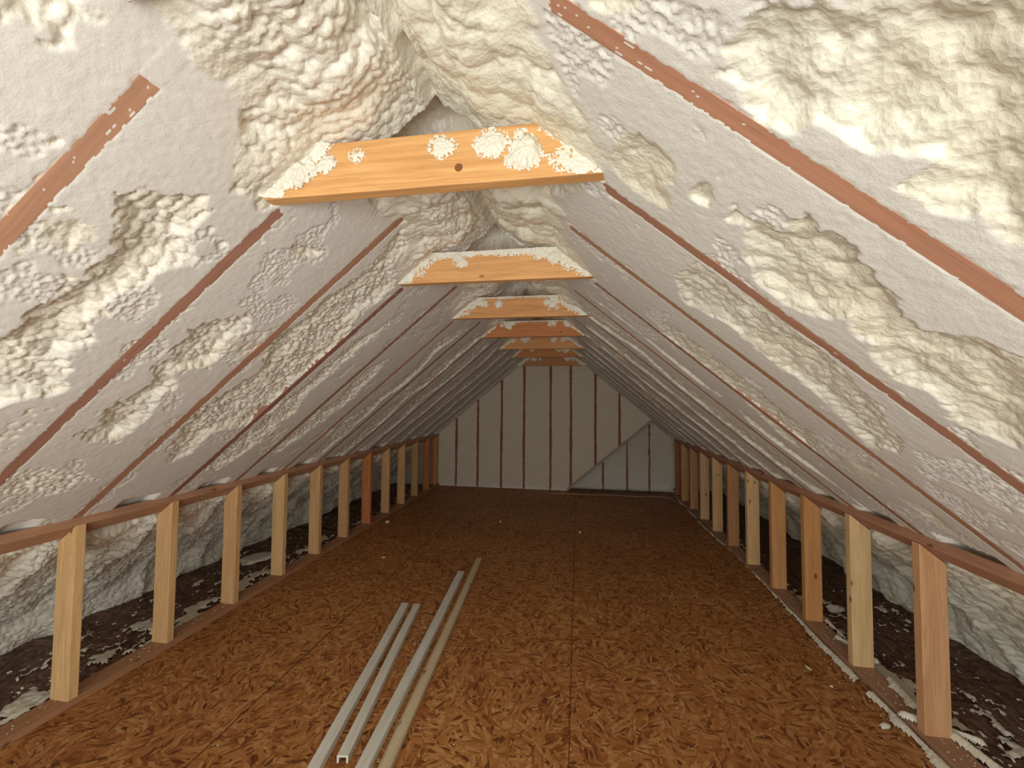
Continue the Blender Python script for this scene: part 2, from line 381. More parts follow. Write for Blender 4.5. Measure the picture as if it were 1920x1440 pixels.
    gap = gp*sstep(1.645/COSP, 1.650/COSP, S+.016*fbm(Y/.06, Y*0, 32+sd, 3))*sstep(1.82/COSP, 1.77/COSP, S)
    d = d*(1-gap)-.030*gap
    over = (S > 1.655/COSP) & (S < 1.79/COSP); d = np.where(over, np.minimum(d, .001), d)
    # ---- bare rafter edges
    for i in range(NRAF):
        yk = RAF0+i*STEP; dy = np.abs(Y-yk)
        near = dy < .035
        if not near.any(): continue
        edge = .0185+np.minimum(.006*fbm(Y[near]/.012, S[near]/.012, 40+i+sd, 3)+.003*fbm(Y[near]/.05, S[near]/.09, 44+i, 2), .0035)
        e0 = ends[i]/COSP+.015*fbm(Y[near]/.02, S[near]/.02, 55+i, 2)
        b = sstep(-.0008, .0008, edge-dy[near])*sstep(-.004, .004, S[near]-e0)*sstep(1.75/COSP, 1.73/COSP, S[near])
        d[near] = np.where(S[near] < e0, np.maximum(d[near], .0014-.2*sstep(.02, .028, dy[near])), d[near])
        d[near] = d[near]*(1-b)-.0006*b
        dust = sstep(.1, .3, fbm(Y[near]/.006, S[near]/.02, 62+i, 3)+.35*fbm(Y[near]/.3, S[near]/.25, 66+i, 2)-.62)
        d[near] = np.where((b > .5) & (dust > .5), .0008, d[near])
    x, z, nx, nz = base_curve(S)
    P = np.stack([side*(x+nx*d), Y, z+nz*d], -1)
    me = grid_mesh(name, P, attr={'cut': cutness}, flip=(side > 0))
    o = link(name, me, mat); tag(o, label, kind='structure')
    return o

foam_slope(-1, PL, END_L, M_FOAM, 'ceiling_left', 'left roof slope packed with cream spray foam sawn flush between rafters')
foam_slope(1, PR, END_R, M_FOAMR, 'ceiling_right', 'right roof slope packed with cream spray foam sawn flush between rafters')

# ------------------------------------------------------------------ boards
def board(name, L, W, H, mat, parent=None, bev=.002, cuts=1, bow=0.0, seed=0):
    """length L along local X, width W along Y, height H along Z, centred; rounded arrises and a slight bow"""
    bm = bmesh.new(); bmesh.ops.create_cube(bm, size=1.0)
    bmesh.ops.scale(bm, vec=(L, W, H), verts=bm.verts)
    ed = [e for e in bm.edges if abs(e.verts[0].co.x-e.verts[1].co.x) > L*.5]
    bmesh.ops.bevel(bm, geom=ed, offset=bev, segments=2, affect='EDGES', profile=.5)
    n = max(1, int(cuts))
    for k in range(1, n+1):
        g = bm.verts[:]+bm.edges[:]+bm.faces[:]
        bmesh.ops.bisect_plane(bm, geom=g, plane_co=(-L/2+L*k/(n+1), 0, 0), plane_no=(1, 0, 0))
    rn = random.Random(seed); a, b = rn.uniform(-1, 1), rn.uniform(-1, 1)
    for v in bm.verts:
        q = v.co.x/L*2; v.co.y += bow*a*(1-q*q); v.co.z += bow*b*(1-q*q)
    me = bpy.data.meshes.new(name); bm.to_mesh(me); bm.free()
    for p in me.polygons: p.use_smooth = False
    return link(name, me, mat, parent)

def frame(o, origin, xa, ya):
    xa = Vector(xa).normalized(); za = xa.cross(Vector(ya)).normalized(); ya = za.cross(xa)
    mm = Matrix((xa, ya, za)).transposed().to_4x4(); mm.translation = Vector(origin); o.matrix_world = mm

ORD = ['nearest', 'second', 'third', 'fourth', 'fifth', 'sixth', 'seventh', 'eighth', 'ninth', 'tenth', 'eleventh', 'twelfth', 'thirteenth', 'farthest']
RC_L = [(1.35, 1.28, 1.15), (1.02, .90, .88), (1.18, 1.1, 1.0), (.85, .72, .75), (1.02, .98, .95)]
RC_R = [(1.25, 1.08, .95), (1.02, .90, .82), (1.15, 1.1, 1.0), (1.0, .92, .88)]
for side, sn, cols, ends in ((-1, 'left', RC_L, END_L), (1, 'right', RC_R, END_R)):
    for i in range(NRAF):
        yk = RAF0+i*STEP
        s0, s1 = .12, 1.80/COSP
        Lr = s1-s0; mid = (s0+s1)/2
        o = board('rafter', Lr, .038, .140, M_RAFT, bev=.001, cuts=6, bow=0.0, seed=i*3+side)
        nx, nz = -side*SINP, -COSP
        cx, cz = side*mid*COSP-nx*.0700, APEX-K*mid*COSP-nz*.0700
        frame(o, (cx, yk, cz), (side*COSP, 0, -SINP), (0, 1, 0))
        c = cols[i % len(cols)]; o.color = (*c, 1)
        how = ('nearest' if i == 0 else ORD[i]+' from the camera' if i < 13 else 'farthest')
        tag(o, 'bare wooden edge of the %s rafter in the %s foamed roof slope' % (how, sn), 'rafter', 'rafters of the %s roof slope' % sn)

# knee walls: tilted top plates, flat sole plates, studs
plate_y0, plate_y1 = YF+.05, YB
for side, sn in ((-1, 'left'), (1, 'right')):
    nx, nz = -side*SINP, -COSP; tx, tz = side*COSP, -SINP
    # centre of the plate's section, from its lower room-side arris
    px, pz = side*KX, .707
    cx = px+tx*.0445-nx*.019; cz = pz+tz*.0445-nz*.019
    L_ = plate_y1-plate_y0
    o = board('top_plate', L_, .089, .038, M_PLATE, cuts=24, bow=.004, seed=3+side)
    frame(o, (cx, (plate_y0+plate_y1)/2, cz), (0, 1, 0), (tx, 0, tz))
    o.color = (1.08, 1.0, .95, 1) if side < 0 else (1.05, .92, .90, 1)
    tag(o, 'long wooden top plate of the %s knee wall, running under the roof foam' % sn, 'wall plate')
    o = board('sole_plate', L_, .095, .0298, M_PLATE, cuts=10, bow=0, seed=9)
    frame(o, (side*(KX+.0445), (plate_y0+plate_y1)/2, FLOOR+.0150), (0, 1, 0), (1, 0, 0))
    o.color = (.82, .70, .58, 1) if side < 0 else (.85, .80, .78, 1)
    tag(o, 'long flat sole plate under the %s knee wall studs' % sn, 'wall plate')

SL = [(1.30, 1.28, 1.10), (1.22, 1.15, 1.0), (1.15, 1.05, .9), (1.18, 1.15, 1.0), (1.12, 1.0, .85), (1.0, .85, .7), (.95, .50, .32), (1.08, .92, .8), (1.1, .95, .75), (.85, .75, .6), (.85, .42, .24), (.9, .6, .4)]
SR = [(1.05, .88, .80), (1.08, .92, .84), (1.22, 1.30, 1.20), (1.02, .76, .50), (1.05, .80, .55), (1.22, 1.2, 1.05), (.82, .62, .48), (1.12, 1.05, .95), (1.1, 1.05, 1.0), (.85, .62, .5), (.95, .75, .6), (.6, .34, .22)]
def stud(side, y, col, label, grp, w=.038):
    # the head is cut on the roof slope so that it fits under the tilted plate
    z0 = .707; dz = K*.089
    bm = bmesh.new(); vs = []
    n = 12
    for k in range(n+1):
        f = k/n
        ring = []
        for (a, b) in ((0, -w/2), (.089, -w/2), (.089, w/2), (0, w/2)):
            top = z0-K*a+.0005
            ring.append(bm.verts.new((top*f, b, side*a)))
        vs.append(ring)
    for k in range(n):
        for j in range(4):
            bm.faces.new((vs[k][j], vs[k][(j+1) % 4], vs[k+1][(j+1) % 4], vs[k+1][j]))
    bm.faces.new(vs[0]); bm.faces.new(vs[-1][::-1])
    bmesh.ops.recalc_face_normals(bm, faces=bm.faces)
    ed = [e for e in bm.edges if abs(e.verts[0].co.y-e.verts[1].co.y) < 1e-6 and abs(e.verts[0].co.z-e.verts[1].co.z) < 1e-6]
    bmesh.ops.bevel(bm, geom=ed, offset=.0025, segments=2, affect='EDGES', profile=.5)
    me = bpy.data.meshes.new('stud'); bm.to_mesh(me); bm.free()
    o = link('knee_wall_stud', me, M_STUD)
    # local X up, local Y along the room, local Z outwards
    o.matrix_world = Matrix(((0, 0, 1, side*KX), (0, 1, 0, y), (1, 0, 0, 0), (0, 0, 0, 1)))
    o.color = (*col, 1); tag(o, label, 'stud', grp)
    return o
tone = lambda c: 'reddish-brown' if c[1] < .55 else 'orange-brown' if c[1] < .86 and c[2] < .55 else 'pinkish-brown' if c[1] < .9 else 'pale yellow' if c[1] > 1.12 else 'tan'
for i in range(12):
    y = 1.423+STEP*i if i < 11 else 5.812
    nm = ORD[i] if i < 11 else 'farthest'
    stud(-1, y, SL[i], '%s upright stud of the left knee wall, %s' % (tone(SL[i]), nm+' to the camera' if i == 0 else nm+' along from the camera' if i < 11 else nm+', by the back wall'), 'left knee wall studs')
for i in range(11):
    y = 1.423+STEP*(i+1) if i < 10 else 5.812
    c = SR[i+1]; nm = ORD[i] if i < 10 else 'farthest'
    stud(1, y, c, '%s upright stud of the right knee wall, %s' % (tone(c), nm+' to the camera' if i == 0 else nm+' along from the camera' if i < 10 else nm+', by the back wall'), 'right knee wall studs')

# ------------------------------------------------------------------ collar ties with overspray
def overspray(parent, L, H, blobs, seed, edge=.018, endw=.05):
    st = .0018 if edge < .01 else .0028
    xs = np.arange(-L/2-.004, L/2+.0041, st); zs = np.arange(-H/2, H/2-.0005, st)
    Z, X = np.meshgrid(zs, xs, indexing='ij')
    dt = H/2-Z; de = L/2-np.abs(X)
    # the tie's ends are cut on the slope by the foam: distance to the roof plane
    dpl = (L/2-.02-np.abs(X))-(Z+H/2)/K
    h = .016*(edge-dt)/edge+(.010 if edge > .01 else .002)*fbm(X/.05, Z*0, seed, 3)
    h = np.maximum(h, .016*(endw-dpl)/endw+.008*fbm(X/.03, Z/.03, seed+3, 3)-.004)
    for bx, bz, br, bh in blobs:
        wq = .50*fbm(X/.028, Z/.028, seed+8, 3)+.07*fbm(X/.006, Z/.006, seed+9, 2)
        r = np.hypot((X-bx)/br, (Z-bz)/(br*.9))+wq; h = np.maximum(h, bh*(1-r*r))
    tex = .004*(dome(X/.012, Z/.012, seed+5)-.4)+.0035*fbm(X/.004, Z/.004, seed+6, 2)
    speck = .003*(dome(X/.0055, Z/.0055, seed+12)-1.0+.80*sstep(-.006, 0, h))
    h = np.where(h > 0, h+tex-.001, speck)
    on = h > 0; keep = on[:-1, :-1] & on[1:, :-1] & on[:-1, 1:] & on[1:, 1:]
    hh = np.clip(h, 0, .03)*.9
    P = np.stack([X, -.0192-hh*(.9), Z], -1)
    me = grid_mesh('overspray', P, keep=keep, attr={'cut': np.zeros(X.shape)}, flip=False)
    o = link('foam_overspray', me, M_CRUMB, parent); tag(o, 'white fuzzy foam overspray along the upper edge')
    return o
TH = .137
for i in range(7):
    yk = RAF0+STEP*(1+2*i); yc = yk-.0195-.019 if i < 6 else 5.800
    Lt = .94; zt = (1.776 if i < 6 else 1.735)
    xo = .018 if i == 0 else 0.0
    if i == 6: Lt = .98
    o = board('collar_tie', Lt, .038, TH, M_PINE, bev=.003, cuts=8, bow=.001, seed=i)
    o.location = (xo, yc, zt+TH/2)
    o.color = [(1.12, 1.08, .95, 1), (1.2, 1.15, 1.05, 1), (1.1, .98, .85, 1), (.95, .66, .5, 1), (1.1, .95, .8, 1), (.95, .68, .48, 1), (.9, .68, .5, 1)][i]
    tag(o, 'orange pine collar tie joining the two slopes, %s' % ('nearest to the camera with a round knot' if i == 0 else ORD[i]+' from the camera' if i < 6 else 'farthest, against the back wall'), 'collar tie', 'collar ties under the ridge')
    if i == 0: bl = [(-.369, .000, .050, .024), (-.289, .018, .026, .012), (-.201, .030, .018, .004), (.03, .032, .030, .006), (.16, .026, .038, .010), (.239, -.002, .052, .026), (.335, -.03, .03, .005), (.385, -.04, .04, .006)]
    else:
        rn = random.Random(40+i); bl = []
        for q in range(7):
            x_ = rn.choice((-1, 1))*rn.uniform(.12, .42); bl.append((x_, rn.uniform(.01, .06), rn.uniform(.02, .045), rn.uniform(.006, .016)))
    overspray(o, Lt, TH, bl, 300+10*i, edge=.002 if i == 0 else (.024 if i == 1 else .012 if i < 4 else .004), endw=.035 if i == 0 else (.075 if i < 3 else .04))
    if i == 0:
        bm = bmesh.new()
        bmesh.ops.create_cone(bm, cap_ends=True, segments=24, radius1=.0105, radius2=.0095, depth=.0012)
        bmesh.ops.rotate(bm, verts=bm.verts, cent=(0, 0, 0), matrix=Matrix.Rotation(math.pi/2, 3, 'X'))
        me = bpy.data.meshes.new('knot'); bm.to_mesh(me); bm.free()
        kt = NT('knot_wood', .6); c = kt.coord(); wv = kt.n('ShaderNodeTexWave', wave_type='RINGS', rings_direction='Y', i_Scale=170.0, i_Distortion=2.0); kt.L(c, wv.inputs['Vector'])
        kn = link('knot', me, kt.out(kt.mix(wv.outputs[1], (.10, .03, .01), (.30, .12, .04))), o, (.072, -.0192, -.026)); tag(kn, 'dark round knot')
# ------------------------------------------------------------------ floor, roof shell, gables
def slab(name, x0, x1, y0, y1, z0, z1, mat, label=None):
    bm = bmesh.new(); bmesh.ops.create_cube(bm, size=1)
    bmesh.ops.scale(bm, vec=(x1-x0, y1-y0, z1-z0), verts=bm.verts); bmesh.ops.translate(bm, vec=((x0+x1)/2, (y0+y1)/2, (z0+z1)/2), verts=bm.verts)
    me = bpy.data.meshes.new(name); bm.to_mesh(me); bm.free()
    o = link(name, me, mat); tag(o, label, kind='structure'); return o
EX = KX+.09
slab('floor', -EX, EX, YF, YB-.02, FLOOR-.02, FLOOR, M_OSB, 'orange-brown strand board subfloor scattered with foam crumbs')
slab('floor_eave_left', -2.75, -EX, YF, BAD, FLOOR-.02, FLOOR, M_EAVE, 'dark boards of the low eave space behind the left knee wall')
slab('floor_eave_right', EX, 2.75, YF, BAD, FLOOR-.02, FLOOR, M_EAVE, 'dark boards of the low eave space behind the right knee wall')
def plain(name, col, rough=.8):
    t = NT(name, rough); c = t.coord(); return t.out(t.mix(t.noise(c, 8, 4), col, tuple(x*.75 for x in col)), None, t.bump(t.noise(c, 90, 3), .2, .002))
M_SHELL = plain('roof_sheathing', (.30, .20, .12))
for side, sn in ((-1, 'left'), (1, 'right')):
    bm = bmesh.new(); off = .18
    pts = [(0, APEX+off/COSP), (2.9, APEX+off/COSP-K*2.9)]
    v = [bm.verts.new((side*x, y, z+dz)) for dz in (0, .03) for (x, z) in pts for y in (YF-.1, BAD+.2)]
    for f in ((0, 1, 3, 2), (4, 6, 7, 5), (0, 2, 6, 4), (1, 5, 7, 3), (0, 4, 5, 1), (2, 3, 7, 6)): bm.faces.new([v[a] for a in f])
    bmesh.ops.recalc_face_normals(bm, faces=bm.faces)
    me = bpy.data.meshes.new('sheathing'); bm.to_mesh(me); bm.free()
    tag(link('roof_sheathing_'+sn, me, M_SHELL), 'roof boards above the %s slope' % sn, kind='structure')
    slab('wall_eave_'+sn, side*2.62 if side > 0 else -2.72, 2.72 if side > 0 else -2.62, YF, BAD, -.1, .2, M_SHELL)

# front gable behind the camera, with the window the daylight comes through
wx0, wx1, wz0, wz1 = -.90, 1.10, .30, 1.34
slab('wall_front_left', -2.75, wx0, YF-.08, YF, -.05, 2.4, M_SHELL); slab('wall_front_right', wx1, 2.75, YF-.08, YF, -.05, 2.4, M_SHELL)
slab('wall_front_base', wx0, wx1, YF-.08, YF, -.05, wz0, M_SHELL); slab('wall_front_head', wx0, wx1, YF-.08, YF, wz1, 2.4, M_SHELL)
M_TRIM = plain('white_paint', (.8, .8, .78), .5)
wf = bmesh.new()
for (a, b, c_, d_) in ((wx0, wx0+.05, wz0, wz1), (wx1-.05, wx1, wz0, wz1), (wx0+.05, wx1-.05, wz0, wz0+.05), (wx0+.05, wx1-.05, wz1-.05, wz1), (.085, .115, wz0+.05, wz1-.05)):
    r = bmesh.ops.create_cube(wf, size=1)['verts']; bmesh.ops.scale(wf, vec=(b-a, .06, d_-c_), verts=r); bmesh.ops.translate(wf, vec=((a+b)/2, YF-.03, (c_+d_)/2), verts=r)
me = bpy.data.meshes.new('window'); wf.to_mesh(me); wf.free(); tag(link('window_1', me, M_TRIM), 'white window frame in the front gable', kind='structure')

# back gable: foam between studs; the lower right part is cut off along the slanting stair bulkhead
BS = [-1.41, -1.082, -.728, -.395, -.010, .278, .621, .953]
DX0, DZ0, DX1, DZ1 = .225, -.04, 1.425, .985          # the bulkhead's lower edge on the front face
def roof_z(x): return APEX-K*np.abs(x)
def gable(name, y, x0, x1, studs, seed, clip, zmin, label, amp=1.0, vis=.016):
    xs = [x0]
    while xs[-1] < x1:
        x = xs[-1]; near = any(abs(x-s) < .03 for s in studs); xs.append(x+(.004 if near else .010))
    xs = np.array(xs); zs = np.arange(zmin, 2.2, .010); Z, X = np.meshgrid(zs, xs, indexing='ij')
    tex = .004*(dome(X/.05, Z/.03, seed)-.6)+.010*fbm(X/.16, Z/.16, seed+2, 3)+.004*fbm(X/.05, Z/.02, seed+4, 3)
    d = np.minimum(tex*amp+.006, .008)
    cutn = .35+.3*sstep(-.006, .006, tex*amp)
    bare = np.zeros(X.shape)
    for s in studs:
        e = vis+.006*fbm(X/.02, Z/.03, seed+int(abs(s)*50), 3)+.003*fbm(Z/.2, Z*0, seed+9, 2)
        b = sstep(-.002, .002, e-np.abs(X-s-.004*fbm(Z/.5, Z*0, seed+int(abs(s)*90), 2))); d = d*(1-b)-.012*b
        bare = np.maximum(bare, b)
    P = np.stack([X, y-d, Z], -1)
    kp = Z < roof_z(X)-.0+.03
    if clip: kp &= Z > DZ0+(X-DX0)*(DZ1-DZ0)/(DX1-DX0)+.004
    keep = kp[:-1, :-1] & kp[1:, 1:] & kp[1:, :-1] & kp[:-1, 1:]
    me = grid_mesh(name, P, keep=keep, attr={'cut': cutn}, flip=False)
    o = link(name, me, M_FOAMB); tag(o, label, kind='structure'); return o
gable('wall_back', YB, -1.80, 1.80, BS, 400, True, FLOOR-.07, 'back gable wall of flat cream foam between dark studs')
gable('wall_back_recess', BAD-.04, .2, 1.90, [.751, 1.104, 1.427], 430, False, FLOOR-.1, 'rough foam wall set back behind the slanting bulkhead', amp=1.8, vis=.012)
slab('wall_back_side_left', -2.75, -1.79, YB-.0, YB+.03, -.1, 1.2, M_FOAM)
slab('wall_back_side_right', 1.80, 2.75, YB+.35, YB+.38, -.1, 1.2, M_FOAM)
def wall_stud(x, y, z0, z1, label, grp):
    o = board('wall_stud', z1-z0, .038, .089, M_RAFT, cuts=6, bow=.002, seed=int(x*100))
    frame(o, (x, y+.0435, (z0+z1)/2), (0, 0, 1), (1, 0, 0)); o.color = (.62, .42, .30, 1); tag(o, label, 'stud', grp)
for i, x in enumerate(BS):
    zl = FLOOR if x < DX0 else DZ0+(x-DX0)*(DZ1-DZ0)/(DX1-DX0)+.035
    z1 = min(roof_z(x)-.005, 1.80)
    wall_stud(x, YB, zl, z1, 'dark edge of the %s stud from the left in the back foam wall' % ['first', 'second', 'third', 'fourth', 'fifth', 'sixth', 'seventh', 'eighth'][i], 'studs of the back wall')
for i, x in enumerate([.751, 1.104, 1.427]):
    wall_stud(x, BAD-.035, FLOOR-.1, min(roof_z(x)-.01, 1.2), 'dark %s stud in the recessed wall under the slanting bulkhead' % ['left', 'middle', 'right'][i], 'studs of the recessed wall')
# slanting bulkhead
bm = bmesh.new(); dl = math.hypot(DX1-DX0, DZ1-DZ0); ux, uz = (DX1-DX0)/dl, (DZ1-DZ0)/dl; px, pz = -uz, ux
v = []
for y in (YB-.012, BAD-.05):
    for (a, b) in ((0, 0), (dl, 0), (dl, .035), (.03, .035)):
        v.append(bm.verts.new((DX0+ux*a+px*b, y, DZ0+uz*a+pz*b)))
for f in ((0, 1, 2, 3), (7, 6, 5, 4), (0, 4, 5, 1), (1, 5, 6, 2), (2, 6, 7, 3), (3, 7, 4, 0)): bm.faces.new([v[a] for a in f])
bmesh.ops.recalc_face_normals(bm, faces=bm.faces); bmesh.ops.bevel(bm, geom=bm.edges[:], offset=.003, segments=2, affect='EDGES')
me = bpy.data.meshes.new('bulkhead'); bm.to_mesh(me); bm.free()
M_BULK = mat_wood('bulkhead_board', (.42, .33, .25), (.25, .16, .10), knots=False, rough=.8)
o = link('slanting_bulkhead', me, M_BULK); o.color = (1, 1, 1, 1)
tag(o, 'pale slanting board edge crossing the back wall down to the floor', 'bulkhead')
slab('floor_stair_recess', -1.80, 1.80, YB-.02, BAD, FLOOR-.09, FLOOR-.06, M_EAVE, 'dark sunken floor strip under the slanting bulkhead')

# ------------------------------------------------------------------ foam lying on the floors
def field(name, x0, x1, y0, y1, step, fn, z, mat, label, cat, kind='stuff'):
    xs = np.arange(x0, x1, step); ys = np.arange(y0, y1, step); Y, X = np.meshgrid(ys, xs, indexing='ij')
    h = fn(X, Y); on = h > 0
    keep = on[:-1, :-1] & on[1:, :-1] & on[:-1, 1:] & on[1:, 1:]
    P = np.stack([X, Y, z+np.clip(h, 0, .05)], -1)
    me = grid_mesh(name, P, keep=keep, attr={'cut': np.zeros(X.shape)}, flip=False)
    o = link(name, me, mat); tag(o, label, cat, None, kind); return o
def patches_l(X, Y):
    q = 2.40-np.abs(X); w_ = sstep(.0, .25, q)*sstep(1.74, 1.79, np.abs(X)); near = np.exp(-((np.abs(X)-1.86)/.10)**2)
    n = fbm(X/.07, Y/.13, 500, 4)+.50*near-.42-.5*sstep(2.8, 3.4, Y)+.25*fbm(X/.5, Y/.5, 505, 2)
    sm = fbm(X/.022, Y/.03, 510, 2)+.25*near-.42
    tex = .008*(dome(X/.02, Y/.02, 515)-.6)
    return np.where(w_ > .3, np.maximum(np.minimum(n*.10, .014)+np.where(n > 0, tex, 0), np.minimum(sm*.05, .008)), -1)
def patches_r(X, Y):
    q = 2.40-X; w_ = sstep(.0, .25, q)*sstep(1.755, 1.775, X); near = np.exp(-((X-1.80)/.07)**2)
    n = fbm(X/.06, Y/.12, 600, 4)+.42*near-.44+.25*fbm(X/.5, Y/.5, 605, 2)-.4*sstep(2.9, 3.4, Y)
    sm = fbm(X/.020, Y/.026, 610, 2)+.28*near-.36-.2*sstep(2.6, 3.4, Y)
    tex = .008*(dome(X/.02, Y/.02, 615)-.6)
    return np.where(w_ > .3, np.maximum(np.minimum(n*.09, .012)+np.where(n > 0, tex, 0), np.minimum(sm*.05, .007)), -1)
field('foam_debris', -2.42, -1.75, .9, 5.8, .0085, patches_l, FLOOR, M_CRUMB, 'flaky pale foam debris on the dark eave floor behind left studs', 'foam debris')
field('foam_debris', 1.75, 2.42, 1.1, 5.8, .0085, patches_r, FLOOR, M_CRUMB, 'flaky pale foam debris on the dark eave floor behind right studs', 'foam debris')
def bead(X, Y):
    c = 1.652+.010*fbm(Y/.25, Y*0, 700, 3)+.012*np.sin(Y*2.3)
    wd = (.017+.012*fbm(Y/.09, Y*0, 702, 3))*(1-.75*sstep(2.55, 2.9, Y)); wd = np.where(fbm(Y/.16, Y*0, 704, 2) < -.62, -.01, wd+.003)
    return np.where(wd > .001, .020*(1-((X-c)/np.maximum(wd, .003))**2), -1)+.003*(dome(X/.014, Y/.014, 706)-.6)
field('foam_bead', 1.59, 1.71, 1.0, 5.80, .004, bead, FLOOR, M_CRUMB, 'long squeezed line of white foam along the right sole plate', 'foam bead')
def bead2(X, Y):
    h = np.full(X.shape, -1.0)
    for (a, b, c_, d_, r) in ((1.66, 1.90, 1.83, 1.80, .018), (1.79, 2.26, 1.73, 2.45, .012), (1.76, 2.12, 1.74, 1.97, .022), (1.77, 2.62, 1.76, 2.44, .010), (1.765, 1.83, 1.80, 1.60, .02)):
        e = np.array((c_-a, d_-b)); t = np.clip(((X-a)*e[0]+(Y-b)*e[1])/(e@e), 0, 1); q = np.hypot(X-a-t*e[0], Y-b-t*e[1])
        h = np.maximum(h, .022*(1-(q/(r*(1+.5*fbm(X/.04, Y/.04, 720, 2))))**2))
    return h+.003*(dome(X/.014, Y/.014, 708)-.6)
field('foam_bead', 1.62, 1.88, 1.4, 2.7, .004, bead2, 0.0, M_CRUMB, 'short branching foam squiggles on the sole plate between near right studs', 'foam bead')

# crumbs nobody could count
def crumbs(name, pts, label):
    V, F = [], []
    base = [(0, 0, 1), (.9, 0, .4), (.28, .85, .4), (-.72, .53, .4), (-.72, -.53, .4), (.28, -.85, .4), (0, 0, 0)]
    fs = [(0, 1, 2), (0, 2, 3), (0, 3, 4), (0, 4, 5), (0, 5, 1), (6, 2, 1), (6, 3, 2), (6, 4, 3), (6, 5, 4), (6, 1, 5)]
    rn = random.Random(5)
    for (x, y, z, r) in pts:
        k = len(V); a = rn.uniform(0, 6.28); sx, sy, sz = r*rn.uniform(.7, 1.5), r*rn.uniform(.5, 1.0), r*rn.uniform(.5, 1.0)
        for (u, v_, w_) in base:
            u, v_ = u*sx*rn.uniform(.7, 1.2), v_*sy*rn.uniform(.7, 1.2)
            V.append((x+u*math.cos(a)-v_*math.sin(a), y+u*math.sin(a)+v_*math.cos(a), z+w_*sz))
        F += [tuple(k+i for i in f) for f in fs]
    me = bpy.data.meshes.new(name); me.from_pydata(V, [], F); o = link(name, me, M_CRUMB); tag(o, label, 'foam crumbs', None, 'stuff'); return o
rn = random.Random(11); pts = []
for k in range(520):
    y = 1.2+4.5*rn.random()**1.3; pts.append((rn.uniform(-1.6, 1.6), y, FLOOR, rn.choice((.0011, .0014, .0018, .0022, .003))*(1+.12*y)))
for k in range(420):   # denser towards the right plate
    y = rn.uniform(1.2, 5.7); pts.append((1.62-abs(rn.gauss(0, .10)), y, FLOOR, rn.uniform(.0014, .004)))
for k in range(120): pts.append((-1.63+abs(rn.gauss(0, .12)), rn.uniform(1.2, 5.7), FLOOR, rn.uniform(.0012, .0032)))
for k in range(90): a = rn.uniform(0, 1); pts.append((-.50+.16*a+rn.gauss(0, .02), 2.35-.95*a+rn.gauss(0, .02), FLOOR, rn.uniform(.0015, .004)))
for k in range(70): a = rn.uniform(0, 1); pts.append((-.30+.1*a+rn.gauss(0, .03), 2.6-1.0*a, FLOOR, rn.uniform(.0015, .0035)))
crumbs('foam_crumbs', pts, 'tiny white foam crumbs scattered over the strand board floor')
pts = []
for k in range(900): s_ = rn.choice((-1, 1)); pts.append((s_*(1.77+abs(rn.gauss(0, .22))), rn.uniform(1.1, 5.7), FLOOR, rn.uniform(.002, .006)))
for k in range(1100): s_ = rn.choice((-1, 1)); pts.append((s_*rn.uniform(KX+.01, KX+.085), rn.uniform(1.2, 5.7), 0.0, rn.uniform(.0015, .005)))
crumbs('foam_crumbs', [p for p in pts if abs(p[0]) < 2.35], 'small foam crumbs on the dark eave floors and sole plates')

# single chunks one can point at
def chunk(x, y, z, lx, ly, lz, rot, label, seed, curl=0.0):
    nx, ny = 26, 18; u = np.linspace(-1, 1, nx); v = np.linspace(-1, 1, ny); V_, U = np.meshgrid(v, u, indexing='ij')
    bm = bmesh.new(); bmesh.ops.create_icosphere(bm, subdivisions=4, radius=1.0)
    for vt in bm.verts:
        c = vt.co.copy(); a = np.array([c.x*1.7+seed]); b = np.array([c.y*1.7+c.z*1.1])
        k = 1+.45*float(fbm(a, b, seed, 4)[0])
        vt.co = Vector((c.x*lx*k+curl*c.y*c.y*lx, c.y*ly*k, max(c.z, -.55)*lz*k))
    zm = min(vt.co.z for vt in bm.verts)
    for vt in bm.verts: vt.co.z -= zm
    me = bpy.data.meshes.new('chunk'); bm.to_mesh(me); bm.free()
    o = link('foam_chunk', me, M_CRUMB, smooth=True); o.location = (x, y, z); o.rotation_euler = (0, 0, rot); tag(o, label, 'foam chunk', 'loose foam chunks')
chunk(1.574, 1.872, FLOOR, .022, .012, .009, .6, 'small knobbly white foam chunk on the near right of the floor', 1)
chunk(1.47, 2.215, FLOOR, .004, .020, .004, .2, 'thin curled foam sliver on the floor between second and third right studs', 2, .6)
chunk(1.505, 2.09, FLOOR, .006, .005, .004, 0, 'tiny pale foam nub on the floor near the right foam line', 3)
chunk(-2.118, 2.908, FLOOR, .085, .13, .018, -.3, 'broad flat foam slab on the eave floor between third and fourth left studs', 4)
chunk(-1.83, 3.20, FLOOR, .07, .06, .014, .4, 'foam slab lying behind the fifth left stud', 5)
chunk(-1.93, 3.42, FLOOR, .07, .07, .014, .9, 'pale foam slab on the eave floor between fifth and sixth left studs', 6)
chunk(-1.16, 3.13, FLOOR, .014, .006, .005, .3, 'small white foam bit on the subfloor beside the fifth left stud', 7)
chunk(-1.555, 4.00, FLOOR, .018, .012, .014, .3, 'white foam bit on the floor at the foot of the reddish left stud', 8)
chunk(1.93, 2.83, FLOOR, .05, .035, .02, .5, 'jagged foam chunk on the eave floor between third and fourth right studs', 9)
chunk(-.42, 4.25, FLOOR, .012, .008, .007, .2, 'white foam bit on the far left half of the subfloor', 10)
chunk(.40, 4.05, FLOOR, .010, .009, .008, .9, 'white foam bit in the middle of the far subfloor', 11)

